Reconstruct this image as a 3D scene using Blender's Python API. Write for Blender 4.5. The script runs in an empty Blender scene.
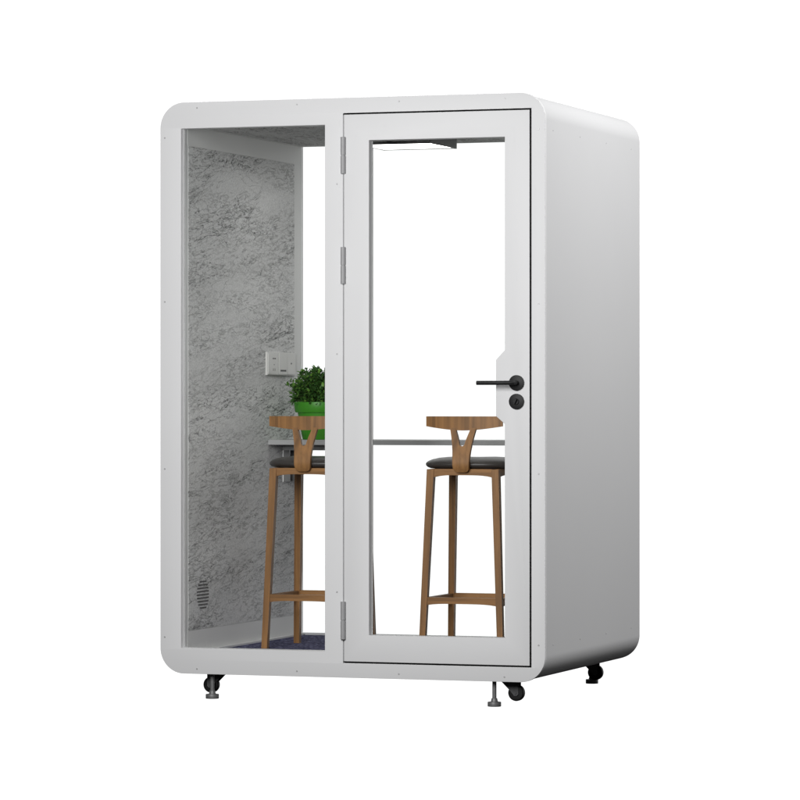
import bpy, bmesh, math, random
from mathutils import Vector, Matrix
R = math.radians
scene = bpy.context.scene
COL = scene.collection

# ---------------------------------------------------------------- camera
cam_d = bpy.data.cameras.new("camera")
cam = bpy.data.objects.new("camera", cam_d)
COL.objects.link(cam)
cam.location = (5.4726, -12.9364, 1.0198)
cam.rotation_euler = (R(90), 0, 0.33580)
cam_d.sensor_width = 36
cam_d.lens = 3715.14 * 36 / 800
cam_d.shift_y = 2.68 / 800
cam_d.clip_start = 0.1
cam_d.clip_end = 500
scene.camera = cam

# ---------------------------------------------------------------- world: white studio surround, dark below
world = bpy.data.worlds.new("World")
scene.world = world
world.use_nodes = True
nt = world.node_tree
bg = nt.nodes["Background"]
tc = nt.nodes.new("ShaderNodeTexCoord")
sp = nt.nodes.new("ShaderNodeSeparateXYZ")
mr = nt.nodes.new("ShaderNodeMapRange")
mr.interpolation_type = 'SMOOTHSTEP'
mr.inputs['From Min'].default_value = -0.17
mr.inputs['From Max'].default_value = -0.112
mr.inputs['To Min'].default_value = 0.02
mr.inputs['To Max'].default_value = 1.16
nt.links.new(tc.outputs['Generated'], sp.inputs[0])
nt.links.new(sp.outputs['Z'], mr.inputs['Value'])
# bright white backdrop side (+y), dimmer studio on the camera's side
md = nt.nodes.new("ShaderNodeMapRange")
md.interpolation_type = 'SMOOTHSTEP'
md.inputs['From Min'].default_value = 0.45
md.inputs['From Max'].default_value = 0.80
md.inputs['To Min'].default_value = 0.05
md.inputs['To Max'].default_value = 1.0
nt.links.new(sp.outputs['Y'], md.inputs['Value'])
mm = nt.nodes.new("ShaderNodeMath"); mm.operation = 'MULTIPLY'
nt.links.new(mr.outputs[0], mm.inputs[0]); nt.links.new(md.outputs[0], mm.inputs[1])
nt.links.new(mm.outputs[0], bg.inputs['Strength'])
bg.inputs['Color'].default_value = (1, 1, 1, 1)

def area(name, loc, target, size, power, sy=None):
    l = bpy.data.lights.new(name, 'AREA')
    l.energy = power
    l.size = size
    if sy:
        l.shape = 'RECTANGLE'; l.size_y = sy
    o = bpy.data.objects.new(name, l)
    COL.objects.link(o)
    o.location = loc
    d = Vector(target) - Vector(loc)
    o.rotation_euler = d.to_track_quat('-Z', 'Y').to_euler()
    return o
area("studio_lamp_top", (4.1, 0.75, 3.9), (1.5, 0.65, 1.1), 1.3, 138)
area("studio_lamp_front", (1.05, -4.2, 2.05), (0.75, 0, 1.3), 1.8, 196)

scene.view_settings.view_transform = 'Standard'
scene.view_settings.look = 'None'
scene.view_settings.exposure = 0
scene.view_settings.gamma = 1
scene.render.engine = 'CYCLES'
scene.cycles.max_bounces = 10
scene.cycles.transparent_max_bounces = 16
scene.cycles.diffuse_bounces = 5

# ---------------------------------------------------------------- materials
def mat(name, color, rough=0.5, metal=0.0, spec=0.5, noise=None, bump=None, coat=0.0):
    """noise=(scale, amount) modulates the colour; bump=(scale, strength)"""
    m = bpy.data.materials.new(name)
    m.use_nodes = True
    n = m.node_tree
    b = n.nodes["Principled BSDF"]
    b.inputs['Base Color'].default_value = (*color, 1)
    b.inputs['Roughness'].default_value = rough
    b.inputs['Metallic'].default_value = metal
    b.inputs['Specular IOR Level'].default_value = spec
    b.inputs['Coat Weight'].default_value = coat
    t = n.nodes.new("ShaderNodeTexCoord")
    if noise:
        nz = n.nodes.new("ShaderNodeTexNoise")
        nz.inputs['Scale'].default_value = noise[0]
        nz.inputs['Detail'].default_value = 6
        n.links.new(t.outputs['Object'], nz.inputs['Vector'])
        r = n.nodes.new("ShaderNodeMapRange")
        r.inputs['From Min'].default_value = 0.3
        r.inputs['From Max'].default_value = 0.7
        r.inputs['To Min'].default_value = 1 - noise[1]
        r.inputs['To Max'].default_value = 1 + noise[1]
        n.links.new(nz.outputs['Fac'], r.inputs['Value'])
        mx = n.nodes.new("ShaderNodeVectorMath"); mx.operation = 'SCALE'
        mx.inputs[0].default_value = color
        n.links.new(r.outputs[0], mx.inputs['Scale'])
        n.links.new(mx.outputs[0], b.inputs['Base Color'])
    if bump:
        nb = n.nodes.new("ShaderNodeTexNoise")
        nb.inputs['Scale'].default_value = bump[0]
        nb.inputs['Detail'].default_value = 4
        n.links.new(t.outputs['Object'], nb.inputs['Vector'])
        bp = n.nodes.new("ShaderNodeBump")
        bp.inputs['Strength'].default_value = bump[1]
        bp.inputs['Distance'].default_value = 0.002
        n.links.new(nb.outputs['Fac'], bp.inputs['Height'])
        n.links.new(bp.outputs[0], b.inputs['Normal'])
    return m

WHITE = mat("white_powder_coat", (0.66, 0.66, 0.665), 0.5, spec=0.3, noise=(3, 0.008), bump=(900, 0.03))
SHELLM = mat("white_shell_paint", (0.60, 0.60, 0.605), 0.6, spec=0.06, noise=(2, 0.01), bump=(900, 0.03))
LINING = mat("light_grey_lining", (0.72, 0.72, 0.71), 0.6, spec=0.3, noise=(4, 0.015))
TABLEM = mat("grey_laminate", (0.36, 0.36, 0.36), 0.45, spec=0.3, noise=(8, 0.02))
GAP_BLACK = mat("door_gap_black", (0.004, 0.004, 0.004), 0.8, spec=0.05, noise=(20, 0.1))  # near-black that paints the shade in the gap round the door
BLACK = mat("black_metal", (0.010, 0.010, 0.0105), 0.5, spec=0.22, noise=(30, 0.1), bump=(500, 0.1))
HINGEM = mat("satin_grey_metal", (0.33, 0.33, 0.335), 0.6, metal=0.1, noise=(40, 0.04))
STEEL = mat("zinc_steel", (0.17, 0.17, 0.17), 0.5, metal=0.3, noise=(60, 0.08))
FORKM = mat("dark_zinc_fork", (0.085, 0.085, 0.087), 0.6, metal=0.2, noise=(60, 0.12))
TYRE = mat("black_caster_rubber", (0.008, 0.008, 0.008), 0.5, spec=0.3, noise=(40, 0.2))
PLASTIC = mat("off_white_plastic", (0.60, 0.595, 0.575), 0.4, spec=0.4, noise=(12, 0.01))
SLOT = mat("dark_slot", (0.07, 0.07, 0.07), 0.6, noise=(30, 0.1))
LAMPBOX = mat("dark_lamp_housing", (0.05, 0.05, 0.05), 0.5, noise=(20, 0.08))
SCREWM = mat("screw_grey", (0.42, 0.42, 0.42), 0.5, metal=0.5, noise=(80, 0.1))
LEATHER = mat("dark_brown_leather", (0.040, 0.035, 0.032), 0.40, spec=0.45, noise=(14, 0.12), bump=(260, 0.35))
POT = mat("green_plastic_pot", (0.045, 0.23, 0.015), 0.42, spec=0.35, noise=(10, 0.05))
SOIL = mat("potting_soil", (0.03, 0.02, 0.012), 0.95, noise=(60, 0.4), bump=(120, 0.8))
STEMM = mat("plant_stem", (0.07, 0.09, 0.03), 0.7, noise=(40, 0.2))

def leaf_mat():
    m = bpy.data.materials.new("small_green_leaf"); m.use_nodes = True
    n = m.node_tree; b = n.nodes["Principled BSDF"]
    b.inputs['Roughness'].default_value = 0.5
    b.inputs['Specular IOR Level'].default_value = 0.3
    g = n.nodes.new("ShaderNodeNewGeometry")
    r = n.nodes.new("ShaderNodeValToRGB")
    r.color_ramp.elements[0].color = (0.020, 0.065, 0.012, 1)
    r.color_ramp.elements[1].color = (0.13, 0.27, 0.040, 1)
    e = r.color_ramp.elements.new(0.6); e.color = (0.042, 0.115, 0.020, 1)
    n.links.new(g.outputs['Random Per Island'], r.inputs[0])
    n.links.new(r.outputs[0], b.inputs['Base Color'])
    return m
LEAF = leaf_mat()

def wood(name, axis, base=(0.320, 0.158, 0.057), dark=(0.150, 0.075, 0.030)):
    m = bpy.data.materials.new(name); m.use_nodes = True
    n = m.node_tree; b = n.nodes["Principled BSDF"]
    b.inputs['Roughness'].default_value = 0.5
    b.inputs['Specular IOR Level'].default_value = 0.3
    t = n.nodes.new("ShaderNodeTexCoord")
    mp = n.nodes.new("ShaderNodeMapping")
    s = [55, 55, 55]; s[axis] = 3.0
    mp.inputs['Scale'].default_value = s
    n.links.new(t.outputs['Object'], mp.inputs[0])
    z = n.nodes.new("ShaderNodeTexNoise")
    z.inputs['Scale'].default_value = 1.0; z.inputs['Detail'].default_value = 8
    z.inputs['Distortion'].default_value = 0.6
    n.links.new(mp.outputs[0], z.inputs['Vector'])
    mp2 = n.nodes.new("ShaderNodeMapping")
    s2 = [14, 14, 14]; s2[axis] = 1.2
    mp2.inputs['Scale'].default_value = s2
    n.links.new(t.outputs['Object'], mp2.inputs[0])
    z2 = n.nodes.new("ShaderNodeTexNoise"); z2.inputs['Scale'].default_value = 1.0; z2.inputs['Detail'].default_value = 3
    n.links.new(mp2.outputs[0], z2.inputs['Vector'])
    a = n.nodes.new("ShaderNodeMath"); a.operation = 'ADD'
    n.links.new(z.outputs['Fac'], a.inputs[0]); n.links.new(z2.outputs['Fac'], a.inputs[1])
    r = n.nodes.new("ShaderNodeMapRange")
    r.inputs['From Min'].default_value = 0.75; r.inputs['From Max'].default_value = 1.2
    n.links.new(a.outputs[0], r.inputs['Value'])
    mx = n.nodes.new("ShaderNodeMix"); mx.data_type = 'RGBA'
    mx.inputs[6].default_value = (*dark, 1); mx.inputs[7].default_value = (*base, 1)
    n.links.new(r.outputs[0], mx.inputs[0]); n.links.new(mx.outputs[2], b.inputs['Base Color'])
    bp = n.nodes.new("ShaderNodeBump"); bp.inputs['Strength'].default_value = 0.15; bp.inputs['Distance'].default_value = 0.001
    n.links.new(z.outputs['Fac'], bp.inputs['Height']); n.links.new(bp.outputs[0], b.inputs['Normal'])
    return m
WOOD_V = wood("walnut_vertical_grain", 2)
WOOD_H = wood("walnut_crosswise_grain", 0)
WOOD_D = wood("walnut_lengthwise_grain", 1)

def felt():
    m = bpy.data.materials.new("veined_grey_felt"); m.use_nodes = True
    n = m.node_tree; L = n.links; b = n.nodes["Principled BSDF"]
    b.inputs['Roughness'].default_value = 0.95
    b.inputs['Specular IOR Level'].default_value = 0.05
    t = n.nodes.new("ShaderNodeTexCoord")
    def mapped(sc, rot):
        mp = n.nodes.new("ShaderNodeMapping"); mp.inputs['Scale'].default_value = sc; mp.inputs['Rotation'].default_value = rot
        L.new(t.outputs['Object'], mp.inputs[0]); return mp.outputs[0]
    def noise(vec, scale, detail, dist=0.0, rough=0.5):
        z = n.nodes.new("ShaderNodeTexNoise"); z.inputs['Scale'].default_value = scale
        z.inputs['Detail'].default_value = detail; z.inputs['Distortion'].default_value = dist
        z.inputs['Roughness'].default_value = rough
        L.new(vec, z.inputs['Vector']); return z.outputs['Fac']
    def math_(op, a, bb):
        q = n.nodes.new("ShaderNodeMath"); q.operation = op
        for i, v in enumerate((a, bb)):
            if v is None: continue
            if isinstance(v, (int, float)): q.inputs[i].default_value = v
            else: L.new(v, q.inputs[i])
        return q.outputs[0]
    def rng(v, a, bb, c, d):
        q = n.nodes.new("ShaderNodeMapRange"); q.interpolation_type = 'SMOOTHSTEP'
        q.inputs['From Min'].default_value = a; q.inputs['From Max'].default_value = bb
        q.inputs['To Min'].default_value = c; q.inputs['To Max'].default_value = d
        L.new(v, q.inputs['Value']); return q.outputs[0]
    def vein(vec, scale, width, dist, mscale, m0, m1, detail=5):
        f = noise(vec, scale, detail, dist, 0.6)
        r = math_('ABSOLUTE', math_('SUBTRACT', f, 0.5), None)
        line = rng(r, 0.0, width, 1.0, 0.0)
        mask = rng(noise(vec, mscale, 2), m0, m1, 0.0, 1.0)
        return math_('MULTIPLY', line, mask)
    def stretched(vec, sc):
        mp = n.nodes.new("ShaderNodeMapping"); mp.inputs['Scale'].default_value = sc
        L.new(vec, mp.inputs[0]); return mp.outputs[0]
    diag = stretched(mapped((0.9, 0.30, 1.0), (R(-42), R(10), 0)), (1.0, 0.55, 1.3))
    diag2 = stretched(mapped((0.9, 0.32, 1.0), (R(-20), R(-12), R(8))), (1.0, 0.65, 1.1))
    v1 = vein(diag, 12.0, 0.011, 0.9, 5.0, 0.42, 0.60)
    v2 = vein(diag, 30.0, 0.024, 1.0, 7.0, 0.34, 0.60)
    v3 = vein(diag2, 48.0, 0.045, 0.7, 9.0, 0.32, 0.58)
    s = math_('ADD', math_('MULTIPLY', v1, 0.66), math_('ADD', math_('MULTIPLY', v2, 0.52), math_('MULTIPLY', v3, 0.42)))
    s = math_('MINIMUM', s, 0.85)
    cloud = rng(noise(diag, 3.0, 4), 0.3, 0.7, 0.90, 1.08)
    grain = rng(noise(t.outputs['Object'], 160.0, 3), 0.3, 0.7, 0.86, 1.12)
    val = math_('MULTIPLY', math_('MULTIPLY', cloud, grain), math_('SUBTRACT', 1.0, s))
    vm = n.nodes.new("ShaderNodeVectorMath"); vm.operation = 'SCALE'; vm.inputs[0].default_value = (0.71, 0.71, 0.705)
    L.new(val, vm.inputs['Scale']); L.new(vm.outputs[0], b.inputs['Base Color'])
    bp = n.nodes.new("ShaderNodeBump"); bp.inputs['Strength'].default_value = 0.4; bp.inputs['Distance'].default_value = 0.002
    L.new(grain, bp.inputs['Height']); L.new(bp.outputs[0], b.inputs['Normal'])
    return m
FELT = felt()

def carpet():
    m = bpy.data.materials.new("purple_blue_carpet"); m.use_nodes = True
    n = m.node_tree; L = n.links; b = n.nodes["Principled BSDF"]
    b.inputs['Roughness'].default_value = 1.0; b.inputs['Specular IOR Level'].default_value = 0.02
    t = n.nodes.new("ShaderNodeTexCoord")
    z = n.nodes.new("ShaderNodeTexNoise"); z.inputs['Scale'].default_value = 95; z.inputs['Detail'].default_value = 4
    L.new(t.outputs['Object'], z.inputs['Vector'])
    r = n.nodes.new("ShaderNodeValToRGB")
    r.color_ramp.elements[0].position = 0.36; r.color_ramp.elements[0].color = (0.03, 0.03, 0.06, 1)
    r.color_ramp.elements[1].position = 0.66; r.color_ramp.elements[1].color = (0.25, 0.25, 0.37, 1)
    e = r.color_ramp.elements.new(0.52); e.color = (0.085, 0.085, 0.15, 1)
    L.new(z.outputs['Fac'], r.inputs[0]); L.new(r.outputs[0], b.inputs['Base Color'])
    bp = n.nodes.new("ShaderNodeBump"); bp.inputs['Strength'].default_value = 0.8; bp.inputs['Distance'].default_value = 0.004
    L.new(z.outputs['Fac'], bp.inputs['Height']); L.new(bp.outputs[0], b.inputs['Normal'])
    return m
CARPET = carpet()

def glass():
    m = bpy.data.materials.new("clear_pane_glass"); m.use_nodes = True
    n = m.node_tree; L = n.links
    for x in list(n.nodes): n.nodes.remove(x)
    o = n.nodes.new("ShaderNodeOutputMaterial")
    tr = n.nodes.new("ShaderNodeBsdfTransparent"); tr.inputs[0].default_value = (0.985, 0.99, 0.988, 1)
    gl = n.nodes.new("ShaderNodeBsdfGlossy"); gl.inputs['Roughness'].default_value = 0.02
    fr = n.nodes.new("ShaderNodeFresnel"); fr.inputs['IOR'].default_value = 1.12
    mx = n.nodes.new("ShaderNodeMixShader")
    L.new(fr.outputs[0], mx.inputs[0]); L.new(tr.outputs[0], mx.inputs[1]); L.new(gl.outputs[0], mx.inputs[2])
    L.new(mx.outputs[0], o.inputs[0])
    return m
GLASS = glass()

DIFF = bpy.data.materials.new("lit_lamp_diffuser"); DIFF.use_nodes = True
_b = DIFF.node_tree.nodes["Principled BSDF"]
_b.inputs['Base Color'].default_value = (0.8, 0.8, 0.8, 1)
_b.inputs['Emission Color'].default_value = (1, 0.99, 0.97, 1)
_b.inputs['Emission Strength'].default_value = 9.0

# ---------------------------------------------------------------- helpers
def thing(name, loc, label, cat, group=None):
    o = bpy.data.objects.new(name, None); COL.objects.link(o)
    o.location = loc; o.empty_display_size = 0.2
    o['label'] = label; o['category'] = cat
    if group: o['group'] = group
    return o
def origin(o):
    v = Vector((0, 0, 0))
    while o: v += Vector(o.location); o = o.parent
    return v
def link(name, mesh, m, parent, label=None, at=None, smooth=35):
    """mesh vertices are in world coordinates; origin put at `at` (or the parent's origin)"""
    base = origin(parent) if parent else Vector((0, 0, 0))
    w = Vector(at) if at else base
    mesh.transform(Matrix.Translation(-w))
    o = bpy.data.objects.new(name, mesh); COL.objects.link(o)
    o.location = w - base
    if parent: o.parent = parent
    if m: mesh.materials.clear(); mesh.materials.append(m)
    if smooth:
        for p in mesh.polygons: p.use_smooth = True
        mesh.set_sharp_from_angle(angle=R(smooth))
    mesh.name = name
    if label: o['label'] = label
    return o
def bm_mesh(bm, bevel=0.0, seg=2):
    if bevel:
        bmesh.ops.bevel(bm, geom=[e for e in bm.edges if e.is_manifold and e.calc_face_angle(0) > R(30)], offset=bevel, segments=seg, affect='EDGES', profile=0.5)
    bmesh.ops.recalc_face_normals(bm, faces=bm.faces)
    me = bpy.data.meshes.new("m"); bm.to_mesh(me); bm.free(); return me
def add_box(bm, a, b):
    v = [bm.verts.new((x, y, z)) for x in (a[0], b[0]) for y in (a[1], b[1]) for z in (a[2], b[2])]
    for f in ((0,1,3,2),(4,6,7,5),(0,4,5,1),(2,3,7,6),(0,2,6,4),(1,5,7,3)): bm.faces.new([v[i] for i in f])
def box(name, a, b, m, parent, bevel=0.002, label=None):
    bm = bmesh.new(); add_box(bm, a, b)
    return link(name, bm_mesh(bm, bevel), m, parent, label, at=[(a[i]+b[i])/2 for i in range(3)])
def add_cyl(bm, c, r, h, axis=2, seg=32, r2=None, bevel=0):
    rot = {2: Matrix(), 1: Matrix.Rotation(R(-90), 4, 'X'), 0: Matrix.Rotation(R(90), 4, 'Y')}[axis]
    bmesh.ops.create_cone(bm, cap_ends=True, segments=seg, radius1=r, radius2=r if r2 is None else r2, depth=h, matrix=Matrix.Translation(c) @ rot)
def cyl(name, c, r, h, m, parent, axis=2, seg=32, bevel=0.001, r2=None, label=None):
    bm = bmesh.new(); add_cyl(bm, c, r, h, axis, seg, r2)
    return link(name, bm_mesh(bm, bevel), m, parent, label, at=c)
def rrect(x0, z0, x1, z1, r, n=20):
    pts = []
    for cx, cz, a in ((x1-r, z0+r, -90), (x1-r, z1-r, 0), (x0+r, z1-r, 90), (x0+r, z0+r, 180)):
        for i in range(n+1):
            t = R(a + 90*i/n); pts.append((cx+r*math.cos(t), cz+r*math.sin(t)))
    return pts
def rect(x0, z0, x1, z1): return [(x0,z0),(x1,z0),(x1,z1),(x0,z1)]
def plate_mesh(loops, y0, y1, bevel=0.0):
    """flat plate in the xz plane with holes, from y0 to y1"""
    cu = bpy.data.curves.new("c", 'CURVE'); cu.dimensions = '2D'; cu.fill_mode = 'BOTH'
    cu.extrude = (y1-y0)/2 - bevel; cu.bevel_depth = bevel; cu.bevel_resolution = 2; cu.offset = -bevel
    for pts in loops:
        s = cu.splines.new('POLY'); s.points.add(len(pts)-1)
        for p, q in zip(s.points, pts): p.co = (q[0], q[1], 0, 1)
        s.use_cyclic_u = True
    o = bpy.data.objects.new("c", cu); COL.objects.link(o)
    dg = bpy.context.evaluated_depsgraph_get()
    me = bpy.data.meshes.new_from_object(o.evaluated_get(dg))
    bpy.data.objects.remove(o); bpy.data.curves.remove(cu)
    me.transform(Matrix.Translation((0, (y0+y1)/2, 0)) @ Matrix.Rotation(R(90), 4, 'X'))
    bm = bmesh.new(); bm.from_mesh(me)
    bmesh.ops.remove_doubles(bm, verts=bm.verts, dist=1e-5)
    bmesh.ops.recalc_face_normals(bm, faces=bm.faces); bm.to_mesh(me); bm.free()
    return me
def plate(name, loops, y0, y1, m, parent, bevel=0.0, label=None, at=None, smooth=30):
    return link(name, plate_mesh(loops, y0, y1, bevel), m, parent, label, at=at, smooth=smooth)

# ---------------------------------------------------------------- the booth
W, D, H, RAD = 1.517, 1.293, 2.15, 0.095
GZ = -0.095
WL = 0.085                     # inner face of the left wall
booth = thing("office_booth", (W/2, D/2, GZ), "white rounded office phone booth with glass door, standing on casters and levelling feet", "booth")

plate("shell", [rrect(0.003, 0.003, W-0.003, H-0.003, RAD), rrect(0.045, 0.035, W-0.045, H-0.045, RAD-0.03)], 0.018, D-0.018, SHELLM, booth, smooth=25)
DOORHOLE = rect(0.7335, 0.0545, 1.4645, 2.0935)
plate("front_frame", [rrect(0, 0, W, H, RAD), rect(0.084, 0.096, 0.662, 2.052), DOORHOLE], 0.0, 0.0175, WHITE, booth, bevel=0.0012)
plate("back_frame", [rrect(0.0034, 0.0034, W-0.0034, H-0.0034, RAD), rect(WL+0.001, 0.080, W-WL-0.001, 2.066)], D-0.0175, D, SHELLM, booth, bevel=0.0012)
# window reveal and centre post behind the frame
plate("window_reveal", [rect(0.060, 0.074, 0.720, 2.080), rect(0.0850, 0.0965, 0.660, 2.0515)], 0.0178, 0.060, WHITE, booth, bevel=0.001)
plate("dark_gap_backing", [rect(0.722, 0.045, 1.475, 2.105), rect(0.775, 0.099, 1.425, 2.052)], 0.0485, 0.062, GAP_BLACK, booth, bevel=0.001)  # black ring added behind the leaf so the gap looks shaded
plate("door_jamb", [rect(0.7215, 0.0445, 1.4755, 2.1055), rect(0.7335, 0.0545, 1.4645, 2.0935)], 0.0178, 0.0483, GAP_BLACK, booth)  # jamb coloured black to darken the door gap
plate("window_pane", [rect(0.0852, 0.0967, 0.6598, 2.0513)], 0.030, 0.036, GLASS, booth, smooth=0)
plate("back_pane", [rect(WL+0.0012, 0.0802, W-WL-0.0012, 2.0658)], D-0.014, D-0.008, GLASS, booth, smooth=0)

plate("gap_shade_strip", [[(0.7445,0.0546),(1.4644,0.0546),(1.4644,2.0934),(0.7445,2.0934),(0.7445,2.0880),(1.4582,2.0880),(1.4582,0.0604),(0.7445,0.0604)]], 0.003, 0.0176, GAP_BLACK, booth)  # black strip filling the top, right and bottom gap as painted shade
box("hinge_gap_fill", (0.7336, 0.0045, 0.0625), (0.7382, 0.0176, 2.0860), HINGEM, booth, 0.0004)  # grey strip added in the hinge-side gap for its paler shade

# walls (left, right), felt panels let into light grey lining
def side_wall(s):
    X = (lambda x: x) if s > 0 else (lambda x: W-x)
    def B(name, x0, x1, y0, y1, z0, z1, m, bv=0.001, label=None):
        a, b = sorted((X(x0), X(x1)))
        return box(name, (a, y0, z0), (b, y1, z1), m, booth, bv, label)
    B("wall_lining", 0.0462, WL-0.002, 0.0602, D-0.0182, 0.036, 2.104, LINING)
    B("corner_post", WL-0.0018, WL, 0.0602, 0.068, 0.156, 1.991, LINING, 0.0003)
    B("corner_post", WL-0.0018, WL, 1.1925, D-0.0182, 0.156, 1.991, LINING, 0.0003)
    B("felt_panel", WL-0.0018, WL+0.001, 0.0685, 1.192, 0.1565, 1.9905, FELT, 0.0005)
    B("top_rail", WL-0.0018, WL+0.0006, 0.0602, D-0.0182, 1.991, 2.0648, LINING)
    B("baseboard", WL-0.0018, WL+0.0006, 0.0602, D-0.0182, 0.0785, 0.156, LINING, 0.002)
    B("floor_edge_trim", WL-0.0018, WL+0.022, 0.0602, D-0.0182, 0.062, 0.0783, WHITE, 0.002)
    B("ceiling_trim", WL-0.0018, WL+0.016, 0.0602, D-0.0182, 2.0650, 2.072, LINING, 0.001)
side_wall(1); side_wall(-1)
box("floor_slab", (0.046, 0.0602, 0.036), (W-0.046, D-0.0182, 0.0618), LINING, booth)
box("carpet", (WL+0.0225, 0.062, 0.062), (W-WL-0.0225, D-0.035, 0.072), CARPET, booth, 0.002)
box("back_sill", (WL+0.0225, D-0.0345, 0.062), (W-WL-0.0225, D-0.0182, 0.0795), WHITE, booth, 0.001)
box("ceiling_panel", (WL+0.0165, 0.0602, 2.0665), (W-WL-0.0165, 1.245, 2.100), FELT, booth, 0.001)
box("ceiling_back_rail", (WL+0.0165, 1.2455, 2.0660), (W-WL-0.0165, D-0.0182, 2.100), LINING, booth, 0.001)

# round ventilation grille low on the left wall
bm = bmesh.new()
for k in range(9):
    dz = (k-4)*0.0125
    hw = math.sqrt(max(0.0006, 0.060**2 - dz*dz))
    add_box(bm, (WL+0.0008, 0.212-hw, 0.287+dz-0.0028), (WL+0.0022, 0.212+hw, 0.287+dz+0.0028))
vent = link("vent_grille", bm_mesh(bm, 0.0005, 1), SLOT, booth, "round grille of nine dark slots", at=(WL, 0.212, 0.287))

# switch panel: one backing, three modules
sw = box("switch_panel", (WL+0.001, 0.870, 1.130), (WL+0.009, 1.180, 1.222), PLASTIC, booth, 0.002)
def mod(name, y0, y1, t=0.012):
    return box(name, (WL+0.0092, y0, 1.134), (WL+t, y1, 1.218), PLASTIC, sw, 0.0015)
m1 = mod("usb_socket", 0.874, 0.984); m2 = mod("rocker_switch", 0.989, 1.083, 0.013); m3 = mod("control_plate", 1.088, 1.176)
bm = bmesh.new()
add_box(bm, (WL+0.0121, 0.920, 1.194), (WL+0.0128, 0.934, 1.199)); add_box(bm, (WL+0.0121, 0.940, 1.194), (WL+0.0128, 0.954, 1.199))
add_box(bm, (WL+0.0121, 0.934, 1.170), (WL+0.0128, 0.940, 1.174))
for y in (0.926, 0.944): add_box(bm, (WL+0.0121, y, 1.147), (WL+0.0128, y+0.003, 1.157))
link("socket_slot", bm_mesh(bm), SLOT, sw)
bm = bmesh.new(); add_box(bm, (WL+0.0131, 1.006, 1.145), (WL+0.0138, 1.068, 1.152)); link("switch_slot", bm_mesh(bm), SLOT, sw)
bm = bmesh.new(); add_box(bm, (WL+0.0121, 1.124, 1.175), (WL+0.0128, 1.134, 1.181)); link("indicator_dot", bm_mesh(bm), SLOT, sw)

# wall-fixed desk along the back glass
desk = box("desk_top", (WL+0.0012, 0.900, 0.852), (W-WL-0.0012, 1.262, 0.8715), TABLEM, booth, 0.0015)
box("desk_bracket", (WL+0.0012, 1.060, 0.700), (WL+0.005, 1.245, 0.8515), LINING, desk, 0.001)
for y in (1.064, 1.130, 1.215):
    box("bracket_rib", (WL+0.0052, y, 0.702), (WL+0.028, y+0.012, 0.8515), STEEL, desk, 0.001)
box("cable_tray", (0.115, 0.985, 0.829), (0.292, 1.085, 0.8515), STEEL, desk, 0.002)
rw = box("desk_bracket", (W-WL-0.005, 1.060, 0.700), (W-WL-0.0012, 1.245, 0.8515), LINING, desk, 0.001)

# ceiling lamp
lamp = box("ceiling_light", (0.590, 0.540, 2.024), (0.893, 0.860, 2.0663), LAMPBOX, booth, 0.0015)
bm = bmesh.new()
for a, b in (((0.590,0.540),(0.893,0.5428)),((0.590,0.8572),(0.893,0.860)),((0.590,0.543),(0.5928,0.857)),((0.8902,0.543),(0.893,0.857))):
    add_box(bm, (a[0], a[1], 2.0130), (b[0], b[1], 2.0238))
link("lamp_rim", bm_mesh(bm), LAMPBOX, lamp)
plate_l = box("light_diffuser", (0.594, 0.544, 2.0175), (0.889, 0.856, 2.0238), DIFF, lamp, 0.001)

# screws: front frame, right side, left side
def screw(c, axis):
    bm = bmesh.new(); add_cyl(bm, c, 0.0032, 0.0022, axis, 12)
    return link("screw", bm_mesh(bm, 0.0006, 1), SCREWM, booth, at=c)
first_f = None
fr_pts = [(0.149,2.128),(0.551,2.13),(0.953,2.131),(1.363,2.131),(0.018,2.018),(0.018,1.40),(0.018,0.77),(0.018,0.136),(0.71,1.831),(0.71,1.2),(0.71,0.317),
          (0.149,0.019),(0.551,0.02),(0.953,0.019),(1.361,0.018),(1.492,0.136),(1.492,0.76),(1.492,1.379),(1.492,2.016)]
s0 = screw((fr_pts[0][0], -0.0005, fr_pts[0][1]), 1)
b0 = Vector(booth.location)
for x, z in fr_pts[1:]:
    c = s0.copy(); COL.objects.link(c); c.parent = booth; c.location = Vector((x, -0.0005, z)) - b0
s1 = screw((W-0.0032, 0.11, 2.018), 0)
for y in (0.11, 0.459, 0.812, 1.167):
    for z in (2.018, 0.132):
        for x in (W-0.0032, 0.0032):
            if (y, z, x) == (0.11, 2.018, W-0.0032): continue
            c = s1.copy(); COL.objects.link(c); c.parent = booth; c.location = Vector((x, y, z)) - b0

# ---------------------------------------------------------------- door
NOTCH = [(0.836,0.159),(1.363,0.160),(1.363,0.942),(1.329,0.971),(1.329,1.176),(1.363,1.212),(1.363,1.991),(0.836,1.991)]
door = plate("door", [rect(0.7385, 0.0608, 1.4578, 2.0876), NOTCH], -0.0005, 0.0475, WHITE, booth, bevel=0.0012, label="white framed glass door with black lever handle", at=(0.737, 0.02, 0.06))
plate("glass_pane", [[(0.837,0.160),(1.362,0.161),(1.362,0.9425),(1.328,0.9715),(1.328,1.1755),(1.362,1.2115),(1.362,1.990),(0.837,1.990)]], 0.030, 0.036, GLASS, door, smooth=0)
def hinge(z0, z1):
    bm = bmesh.new(); c = 0.7362
    zm = (z0+z1)/2
    add_cyl(bm, (c, -0.006, (z0+zm)/2-0.0006), 0.0095, (z1-z0)/2-0.0022, 2, 20)
    add_cyl(bm, (c, -0.006, (z1+zm)/2+0.0006), 0.0095, (z1-z0)/2-0.0022, 2, 20)
    add_cyl(bm, (c, -0.006, zm), 0.0075, (z1-z0)-0.004, 2, 20)
    return link("hinge", bm_mesh(bm, 0.0008, 1), HINGEM, door, at=(c, -0.006, zm))
hinge(1.868, 2.005); hinge(1.460, 1.597); hinge(0.142, 0.283)
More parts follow.
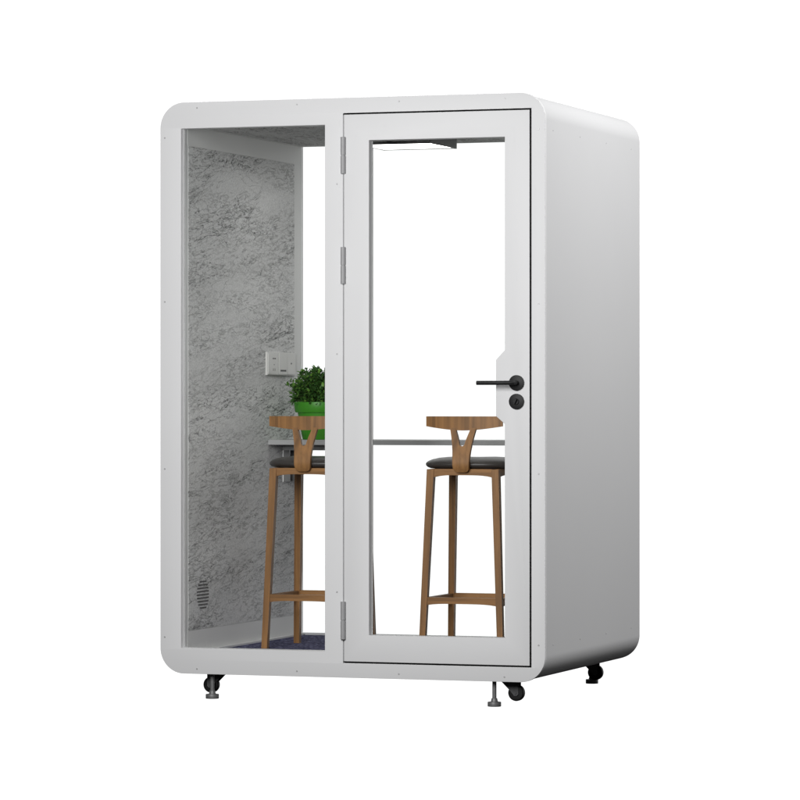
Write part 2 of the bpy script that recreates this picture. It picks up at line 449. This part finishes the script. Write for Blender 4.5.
# lever handle with round rose, and lock rose below it
hd = cyl("door_handle", (1.409, -0.0045, 1.092), 0.0285, 0.008, BLACK, door, 1, 48, 0.0012, label="black lever handle on a round rose")
bm = bmesh.new()
path = [(1.412,-0.008,1.092),(1.412,-0.035,1.092),(1.409,-0.047,1.092),(1.398,-0.052,1.092),(1.300,-0.053,1.092),(1.272,-0.053,1.092)]
N = 16; rings = []
for i, p in enumerate(path):
    a = Vector(path[max(0,i-1)]); b = Vector(path[min(len(path)-1,i+1)]); d = (b-a).normalized()
    s = Vector((0,0,1)); u = d.cross(s).normalized()
    rings.append([bm.verts.new(Vector(p) + (u*math.cos(2*math.pi*k/N)*0.0078 + s*math.sin(2*math.pi*k/N)*0.0078)) for k in range(N)])
for a, b in zip(rings, rings[1:]):
    for k in range(N): bm.faces.new((a[k], a[(k+1)%N], b[(k+1)%N], b[k]))
bm.faces.new(rings[0]); bm.faces.new(rings[-1])
link("lever", bm_mesh(bm), BLACK, hd)
lk = cyl("lock", (1.409, -0.0045, 1.024), 0.0285, 0.008, BLACK, door, 1, 48, 0.0012, label="black round lock rose")
bm = bmesh.new(); add_cyl(bm, (1.409, -0.011, 1.024), 0.011, 0.006, 1, 24)
add_box(bm, (1.4065, -0.024, 1.014), (1.4115, -0.013, 1.034))
bmesh.ops.rotate(bm, verts=bm.verts, cent=(1.409,-0.011,1.024), matrix=Matrix.Rotation(R(28), 3, 'Y'))
link("thumb_turn", bm_mesh(bm, 0.0008, 1), BLACK, lk)

# ---------------------------------------------------------------- feet and casters
def foot(x, y):
    bm = bmesh.new(); add_cyl(bm, (x, y, -0.0865), 0.0252, 0.017, 2, 32)
    o = link("levelling_foot", bm_mesh(bm, 0.0015), STEEL, booth, at=(x, y, -0.09))
    bm = bmesh.new()
    add_cyl(bm, (x, y, -0.0712), 0.0135, 0.0135, 2, 24, r2=0.0105)
    add_cyl(bm, (x, y, -0.034), 0.0078, 0.068, 2, 20)
    link("threaded_rod", bm_mesh(bm, 0.0008, 1), STEEL, o)
for p in ((0.191, 0.050), (1.307, 0.050), (1.332, 1.240), (0.191, 1.240)): foot(*p)
def caster(x, y, s):
    """s=+1: the fork trails to the right of the top plate"""
    zc = -0.0465; r = 0.0305
    root_at = (x, y, zc)
    bm = bmesh.new()
    # top plate + two cheeks
    xs = [(-0.055, -0.0035), (0.011, -0.0035), (0.011, -0.050), (0.005, -0.056), (-0.004, -0.056), (-0.021, -0.037)]
    me_parts = []
    for yy in (y-0.0175, y+0.0145):
        a = [bm.verts.new((x+s*px-(0), yy, pz)) for px, pz in xs]; b = [bm.verts.new((x+s*px, yy+0.003, pz)) for px, pz in xs]
        bm.faces.new(a); bm.faces.new(list(reversed(b)))
        for k in range(len(xs)): bm.faces.new((a[k], a[(k+1)%6], b[(k+1)%6], b[k]))
    add_box(bm, (x+min(-0.055*s, 0.027*s), y-0.026, -0.0032), (x+max(-0.055*s, 0.027*s), y+0.026, 0.0028))
    add_cyl(bm, (x, y, zc), 0.005, 0.042, 1, 12)
    c = link("caster", bm_mesh(bm, 0.0006, 1), FORKM, booth, at=root_at)
    bm = bmesh.new(); add_cyl(bm, (x, y, zc), r, 0.026, 1, 40)
    w = link("wheel", bm_mesh(bm, 0.006, 4), TYRE, c, at=root_at)
caster(0.168, 0.100, -1); caster(1.377, 0.100, 1); caster(1.362, 1.190, 1); caster(0.168, 1.190, -1)

# ---------------------------------------------------------------- bar stool (built round its own base at 0,0,0, viewer side = -y)
FZ = 0.072
def skewbox(bm, b0, b1, w0, d0, w1, d1, z0, z1):
    """tapered leg from bottom centre b0 to top centre b1"""
    vb = [bm.verts.new((b0[0]+sx*w0/2, b0[1]+sy*d0/2, z0)) for sx, sy in ((-1,-1),(1,-1),(1,1),(-1,1))]
    vt = [bm.verts.new((b1[0]+sx*w1/2, b1[1]+sy*d1/2, z1)) for sx, sy in ((-1,-1),(1,-1),(1,1),(-1,1))]
    bm.faces.new(vb[::-1]); bm.faces.new(vt)
    for k in range(4): bm.faces.new((vb[k], vb[(k+1)%4], vt[(k+1)%4], vt[k]))
def make_stool():
    t = thing("bar_stool", (0, 0, 0), "", "bar stool", "bar stools at the booth desk")
    HT = 0.695                      # underside of the seat rail top, above the floor
    bot = {(-1,-1): (-0.157,-0.19), (1,-1): (0.157,-0.19), (-1,1): (-0.155,0.155), (1,1): (0.161,0.155)}
    top = {(-1,-1): (-0.129,-0.165), (1,-1): (0.129,-0.165), (-1,1): (-0.139,0.132), (1,1): (0.139,0.132)}
    for k in bot:
        bm = bmesh.new(); skewbox(bm, bot[k], top[k], 0.023, 0.023, 0.028, 0.028, 0.0, HT)
        b = bot[k]
        leg = link("leg", bm_mesh(bm, 0.004, 3), WOOD_V, t, at=(b[0], b[1], 0))
    def at(k, z):
        f = z/HT; return (bot[k][0]+(top[k][0]-bot[k][0])*f, bot[k][1]+(top[k][1]-bot[k][1])*f)
    # stretchers (arched underside)
    def stretch(name, k0, k1, z0, z1, m, arch=0.006):
        bm = bmesh.new(); p = at(k0, (z0+z1)/2); q = at(k1, (z0+z1)/2); n = 12
        d = (Vector((q[0], q[1], 0)) - Vector((p[0], p[1], 0))); L = d.length; d.normalize(); u = Vector((-d.y, d.x, 0))*0.0095
        off = 0.0125
        rows = []
        for i in range(n+1):
            f = i/n; c = Vector((p[0], p[1], 0)) + d*(off + (L-2*off)*f)
            zb = z0 + arch*(1-(2*f-1)**4) - arch*0.2
            rows.append([bm.verts.new(c-u+Vector((0,0,zb))), bm.verts.new(c+u+Vector((0,0,zb))), bm.verts.new(c+u+Vector((0,0,z1))), bm.verts.new(c-u+Vector((0,0,z1)))])
        for a, b in zip(rows, rows[1:]):
            for k in range(4): bm.faces.new((a[k], a[(k+1)%4], b[(k+1)%4], b[k]))
        bm.faces.new(rows[0]); bm.faces.new(rows[-1])
        return link(name, bm_mesh(bm, 0.0015, 2), m, t)
    FL, FR, BL, BR = (-1,-1), (1,-1), (-1,1), (1,1)
    stretch("stretcher", FL, FR, 0.180, 0.209, WOOD_H); stretch("stretcher", BL, BR, 0.180, 0.209, WOOD_H)
    stretch("stretcher", FL, BL, 0.178, 0.207, WOOD_D); stretch("stretcher", FR, BR, 0.178, 0.207, WOOD_D)
    stretch("seat_rail", FL, FR, 0.666, 0.696, WOOD_H, 0.008); stretch("seat_rail", BL, BR, 0.666, 0.696, WOOD_H, 0.008)
    stretch("seat_rail", FL, BL, 0.666, 0.696, WOOD_D, 0.008); stretch("seat_rail", FR, BR, 0.666, 0.696, WOOD_D, 0.008)
    # padded seat: rounded D plan, puffy profile
    bm = bmesh.new(); n = 72
    prof = [(0.0,-0.001),(0.90,-0.001),(0.955,0.003),(0.99,0.009),(1.0,0.015),(0.985,0.021),(0.945,0.027),(0.87,0.033),(0.74,0.039),(0.58,0.042),(0.40,0.0435),(0.2,0.043),(0.0,0.042)]
    def plan(a):
        c, s = math.cos(a), math.sin(a); e = 2.9
        rr = (abs(c)**e + abs(s)**e)**(-1/e)
        x, y = c*rr*0.190, s*rr*(0.205 if s > 0 else 0.180)
        if y < 0: x *= 1 - 0.10*(y/0.205)**2*0.9
        return x, y
    pv = None; first = None
    for f, z in prof:
        if f == 0.0:
            ring = bm.verts.new((0, 0, 0.698+z))
        else:
            ring = []
            for i in range(n):
                x, y = plan(2*math.pi*i/n)
                dip = 0.004*math.sin(min(1, abs(y)/0.2)*math.pi/2) if z > 0.03 else 0
                ring.append(bm.verts.new((x*f, y*f, 0.698+z - 0.004*max(0, y/0.2)*(z > 0.02))))
        if pv is not None:
            if not isinstance(pv, list): [bm.faces.new((pv, ring[(i+1)%n], ring[i])) for i in range(n)]
            elif not isinstance(ring, list): [bm.faces.new((pv[i], pv[(i+1)%n], ring)) for i in range(n)]
            else: [bm.faces.new((pv[i], pv[(i+1)%n], ring[(i+1)%n], ring[i])) for i in range(n)]
        pv = ring
    link("seat", bm_mesh(bm), LEATHER, t, at=(0, 0, 0.68), smooth=80)
    # curved backrest
    bm = bmesh.new(); n = 28; rows = []
    YB = -0.172
    for i in range(n+1):
        u = -1 + 2*i/n
        x = u*0.153; y = YB + 0.016*u*u
        nrm = Vector((-2*0.016*u/0.150, 1, 0)).normalized()
        zb = 0.842 + 0.016*abs(u)**1.6; zt = 0.896
        th = 0.022 - 0.006*abs(u)
        c = Vector((x, y, 0))
        rows.append([bm.verts.new(c + Vector((0,0,zb))), bm.verts.new(c + nrm*th + Vector((0,0,zb))), bm.verts.new(c + nrm*th + Vector((0,0,zt))), bm.verts.new(c + Vector((0,0,zt)))])
    for a, b in zip(rows, rows[1:]):
        for k in range(4): bm.faces.new((a[k], a[(k+1)%4], b[(k+1)%4], b[k]))
    bm.faces.new(rows[0]); bm.faces.new(rows[-1])
    link("backrest", bm_mesh(bm, 0.0025, 2), WOOD_V, t, at=(0, YB, 0.87))
    # Y shaped splat: rows (z, outer half width, inner half width, y)
    prof = [(0.852,0.052,0.030),(0.840,0.049,0.027),(0.820,0.0445,0.0195),(0.800,0.0405,0.013),(0.787,0.038,0.010),(0.781,0.038,0.0),(0.765,0.0355,0.0),(0.745,0.034,0.0),(0.725,0.033,0.0),(0.710,0.0325,0.0),(0.698,0.031,0.0),(0.690,0.027,0.0),(0.685,0.021,0.0),(0.683,0.014,0.0)]
    def yy(z):
        if z > 0.72: return YB - 0.003 - 0.030*(0.84-z)/0.12
        f = min(1, (0.72-z)/0.04)
        return YB - 0.033 + 0.016*f*f
    bm = bmesh.new()
    for s in (-1, 1):
        rows = []
        for z, xo, xi in prof:
            y = yy(z); th = 0.016
            rows.append([bm.verts.new((s*xo, y, z)), bm.verts.new((s*xi, y, z)), bm.verts.new((s*xi, y+th, z)), bm.verts.new((s*xo, y+th, z))])
        for i, (a, b) in enumerate(zip(rows, rows[1:])):
            for k in range(4):
                if k == 1 and prof[i][2] == 0 and prof[i+1][2] == 0: continue
                bm.faces.new((a[k], a[(k+1)%4], b[(k+1)%4], b[k]))
        bm.faces.new(rows[0]); bm.faces.new(rows[-1])
    bmesh.ops.remove_doubles(bm, verts=bm.verts, dist=1e-5)
    link("back_splat", bm_mesh(bm), WOOD_V, t, at=(0, YB, 0.75), smooth=40)
    return t
stool = make_stool()
stool.location = (0.415, 0.615, FZ)
stool['label'] = "walnut bar stool behind the fixed window, in front of the green potted plant"
st2 = stool.copy(); COL.objects.link(st2); st2.location = (1.056, 0.615, FZ)
st2['label'] = "walnut bar stool seen through the glass door, right beside the black lever handle"
for ch in list(stool.children):
    c = ch.copy(); COL.objects.link(c); c.parent = st2

# ---------------------------------------------------------------- potted plant
random.seed(7)
PX, PY, PZ = 0.245, 1.06, 0.8717
plant = thing("potted_plant", (PX, PY, PZ), "dense dark green bushy plant in a bright green pot on the booth desk", "potted plant")
def lathe(name, prof, m, parent, n=64):
    bm = bmesh.new(); pv = None
    for r, z in prof:
        ring = bm.verts.new((PX, PY, PZ+z)) if r == 0 else [bm.verts.new((PX+r*math.cos(2*math.pi*i/n), PY+r*math.sin(2*math.pi*i/n), PZ+z)) for i in range(n)]
        if pv is not None:
            if not isinstance(pv, list): [bm.faces.new((pv, ring[(i+1)%n], ring[i])) for i in range(n)]
            elif not isinstance(ring, list): [bm.faces.new((pv[i], pv[(i+1)%n], ring)) for i in range(n)]
            else: [bm.faces.new((pv[i], pv[(i+1)%n], ring[(i+1)%n], ring[i])) for i in range(n)]
        pv = ring
    return link(name, bm_mesh(bm), m, parent, smooth=35)
lathe("pot", [(0,0.0),(0.066,0.0),(0.069,0.003),(0.088,0.108),(0.097,0.109),(0.099,0.112),(0.104,0.148),(0.103,0.151),(0.098,0.151),(0.094,0.135),(0,0.134)], POT, plant)
lathe("soil", [(0.0935,0.1342),(0.092,0.138),(0.05,0.143),(0,0.141)], SOIL, plant)
# foliage: many small pointed leaves on twigs in a flat-topped clump
bl = bmesh.new(); bs = bmesh.new()
def leaf(p, d, size):
    d = d.normalized(); up = Vector((random.uniform(-.6,.6), random.uniform(-.6,.6), 1))
    s = d.cross(up).normalized(); nrm = s.cross(d)
    w = size*0.30
    pts = [p, p+d*size*0.3+s*w+nrm*size*0.06, p+d*size*0.7+s*w*0.8+nrm*size*0.04, p+d*size-nrm*size*0.10, p+d*size*0.7-s*w*0.8+nrm*size*0.04, p+d*size*0.3-s*w+nrm*size*0.06, p+d*size*0.45]
    v = [bl.verts.new(q) for q in pts]
    for a, b in ((0,1),(1,2),(2,3),(3,4),(4,5),(5,0)): bl.faces.new((v[a], v[b], v[6]))
def twig(a, b, r=0.0012):
    a, b = Vector(a), Vector(b); d = (b-a).normalized(); s = d.orthogonal().normalized(); u = d.cross(s)
    A = [bs.verts.new(a+(s*math.cos(k*2.094)+u*math.sin(k*2.094))*r) for k in range(3)]
    B = [bs.verts.new(b+(s*math.cos(k*2.094)+u*math.sin(k*2.094))*r*0.6) for k in range(3)]
    for k in range(3): bs.faces.new((A[k], A[(k+1)%3], B[(k+1)%3], B[k]))
base = Vector((PX, PY, PZ+0.142))
def spray(tip, leaves, size, start):
    mid = base.lerp(tip, 0.5) + Vector((random.uniform(-.01,.01), random.uniform(-.01,.01), 0.012))
    root = base + Vector(((tip.x-base.x)*0.35, (tip.y-base.y)*0.35, 0))
    twig(root, mid); twig(mid, tip)
    for i in range(leaves):
        f = start + (1-start)*i/max(1, leaves-1)
        p = mid.lerp(tip, (f-0.5)*2) if f > 0.5 else root.lerp(mid, f*2)
        out = (tip-mid).normalized()
        d = out*0.8 + Vector((random.gauss(0,.7), random.gauss(0,.7), random.gauss(0.1,.6)))
        leaf(p + Vector((random.gauss(0,.003),)*3), d, size*random.uniform(0.75, 1.2))
for k in range(330):
    a = random.uniform(0, 2*math.pi); e = random.uniform(-0.12, 1.0)
    rr = 0.110*random.uniform(0.86, 1.0)
    zt = 0.140*random.uniform(0.9, 1.0)
    h = max(0, e)
    # superellipsoid dome with steep flanks
    ce = (1-h**3.2)**(1/3.2)
    tip = Vector((PX+rr*ce*math.cos(a), PY+rr*ce*math.sin(a), PZ+0.146+zt*(h if e > 0 else 0)+0.006))
    spray(tip, 16, 0.017, 0.35)
for dx, dz, dy in ((-0.128, 0.075, -0.03), (-0.110, 0.095, -0.05), (-0.118, 0.050, -0.02), (0.12, 0.09, -0.02)):
    spray(Vector((PX+dx, PY+dy, PZ+0.142+dz)), 14, 0.018, 0.5)
link("foliage", bm_mesh(bl), LEAF, plant, smooth=0)
link("stem", bm_mesh(bs), STEMM, plant, smooth=0)
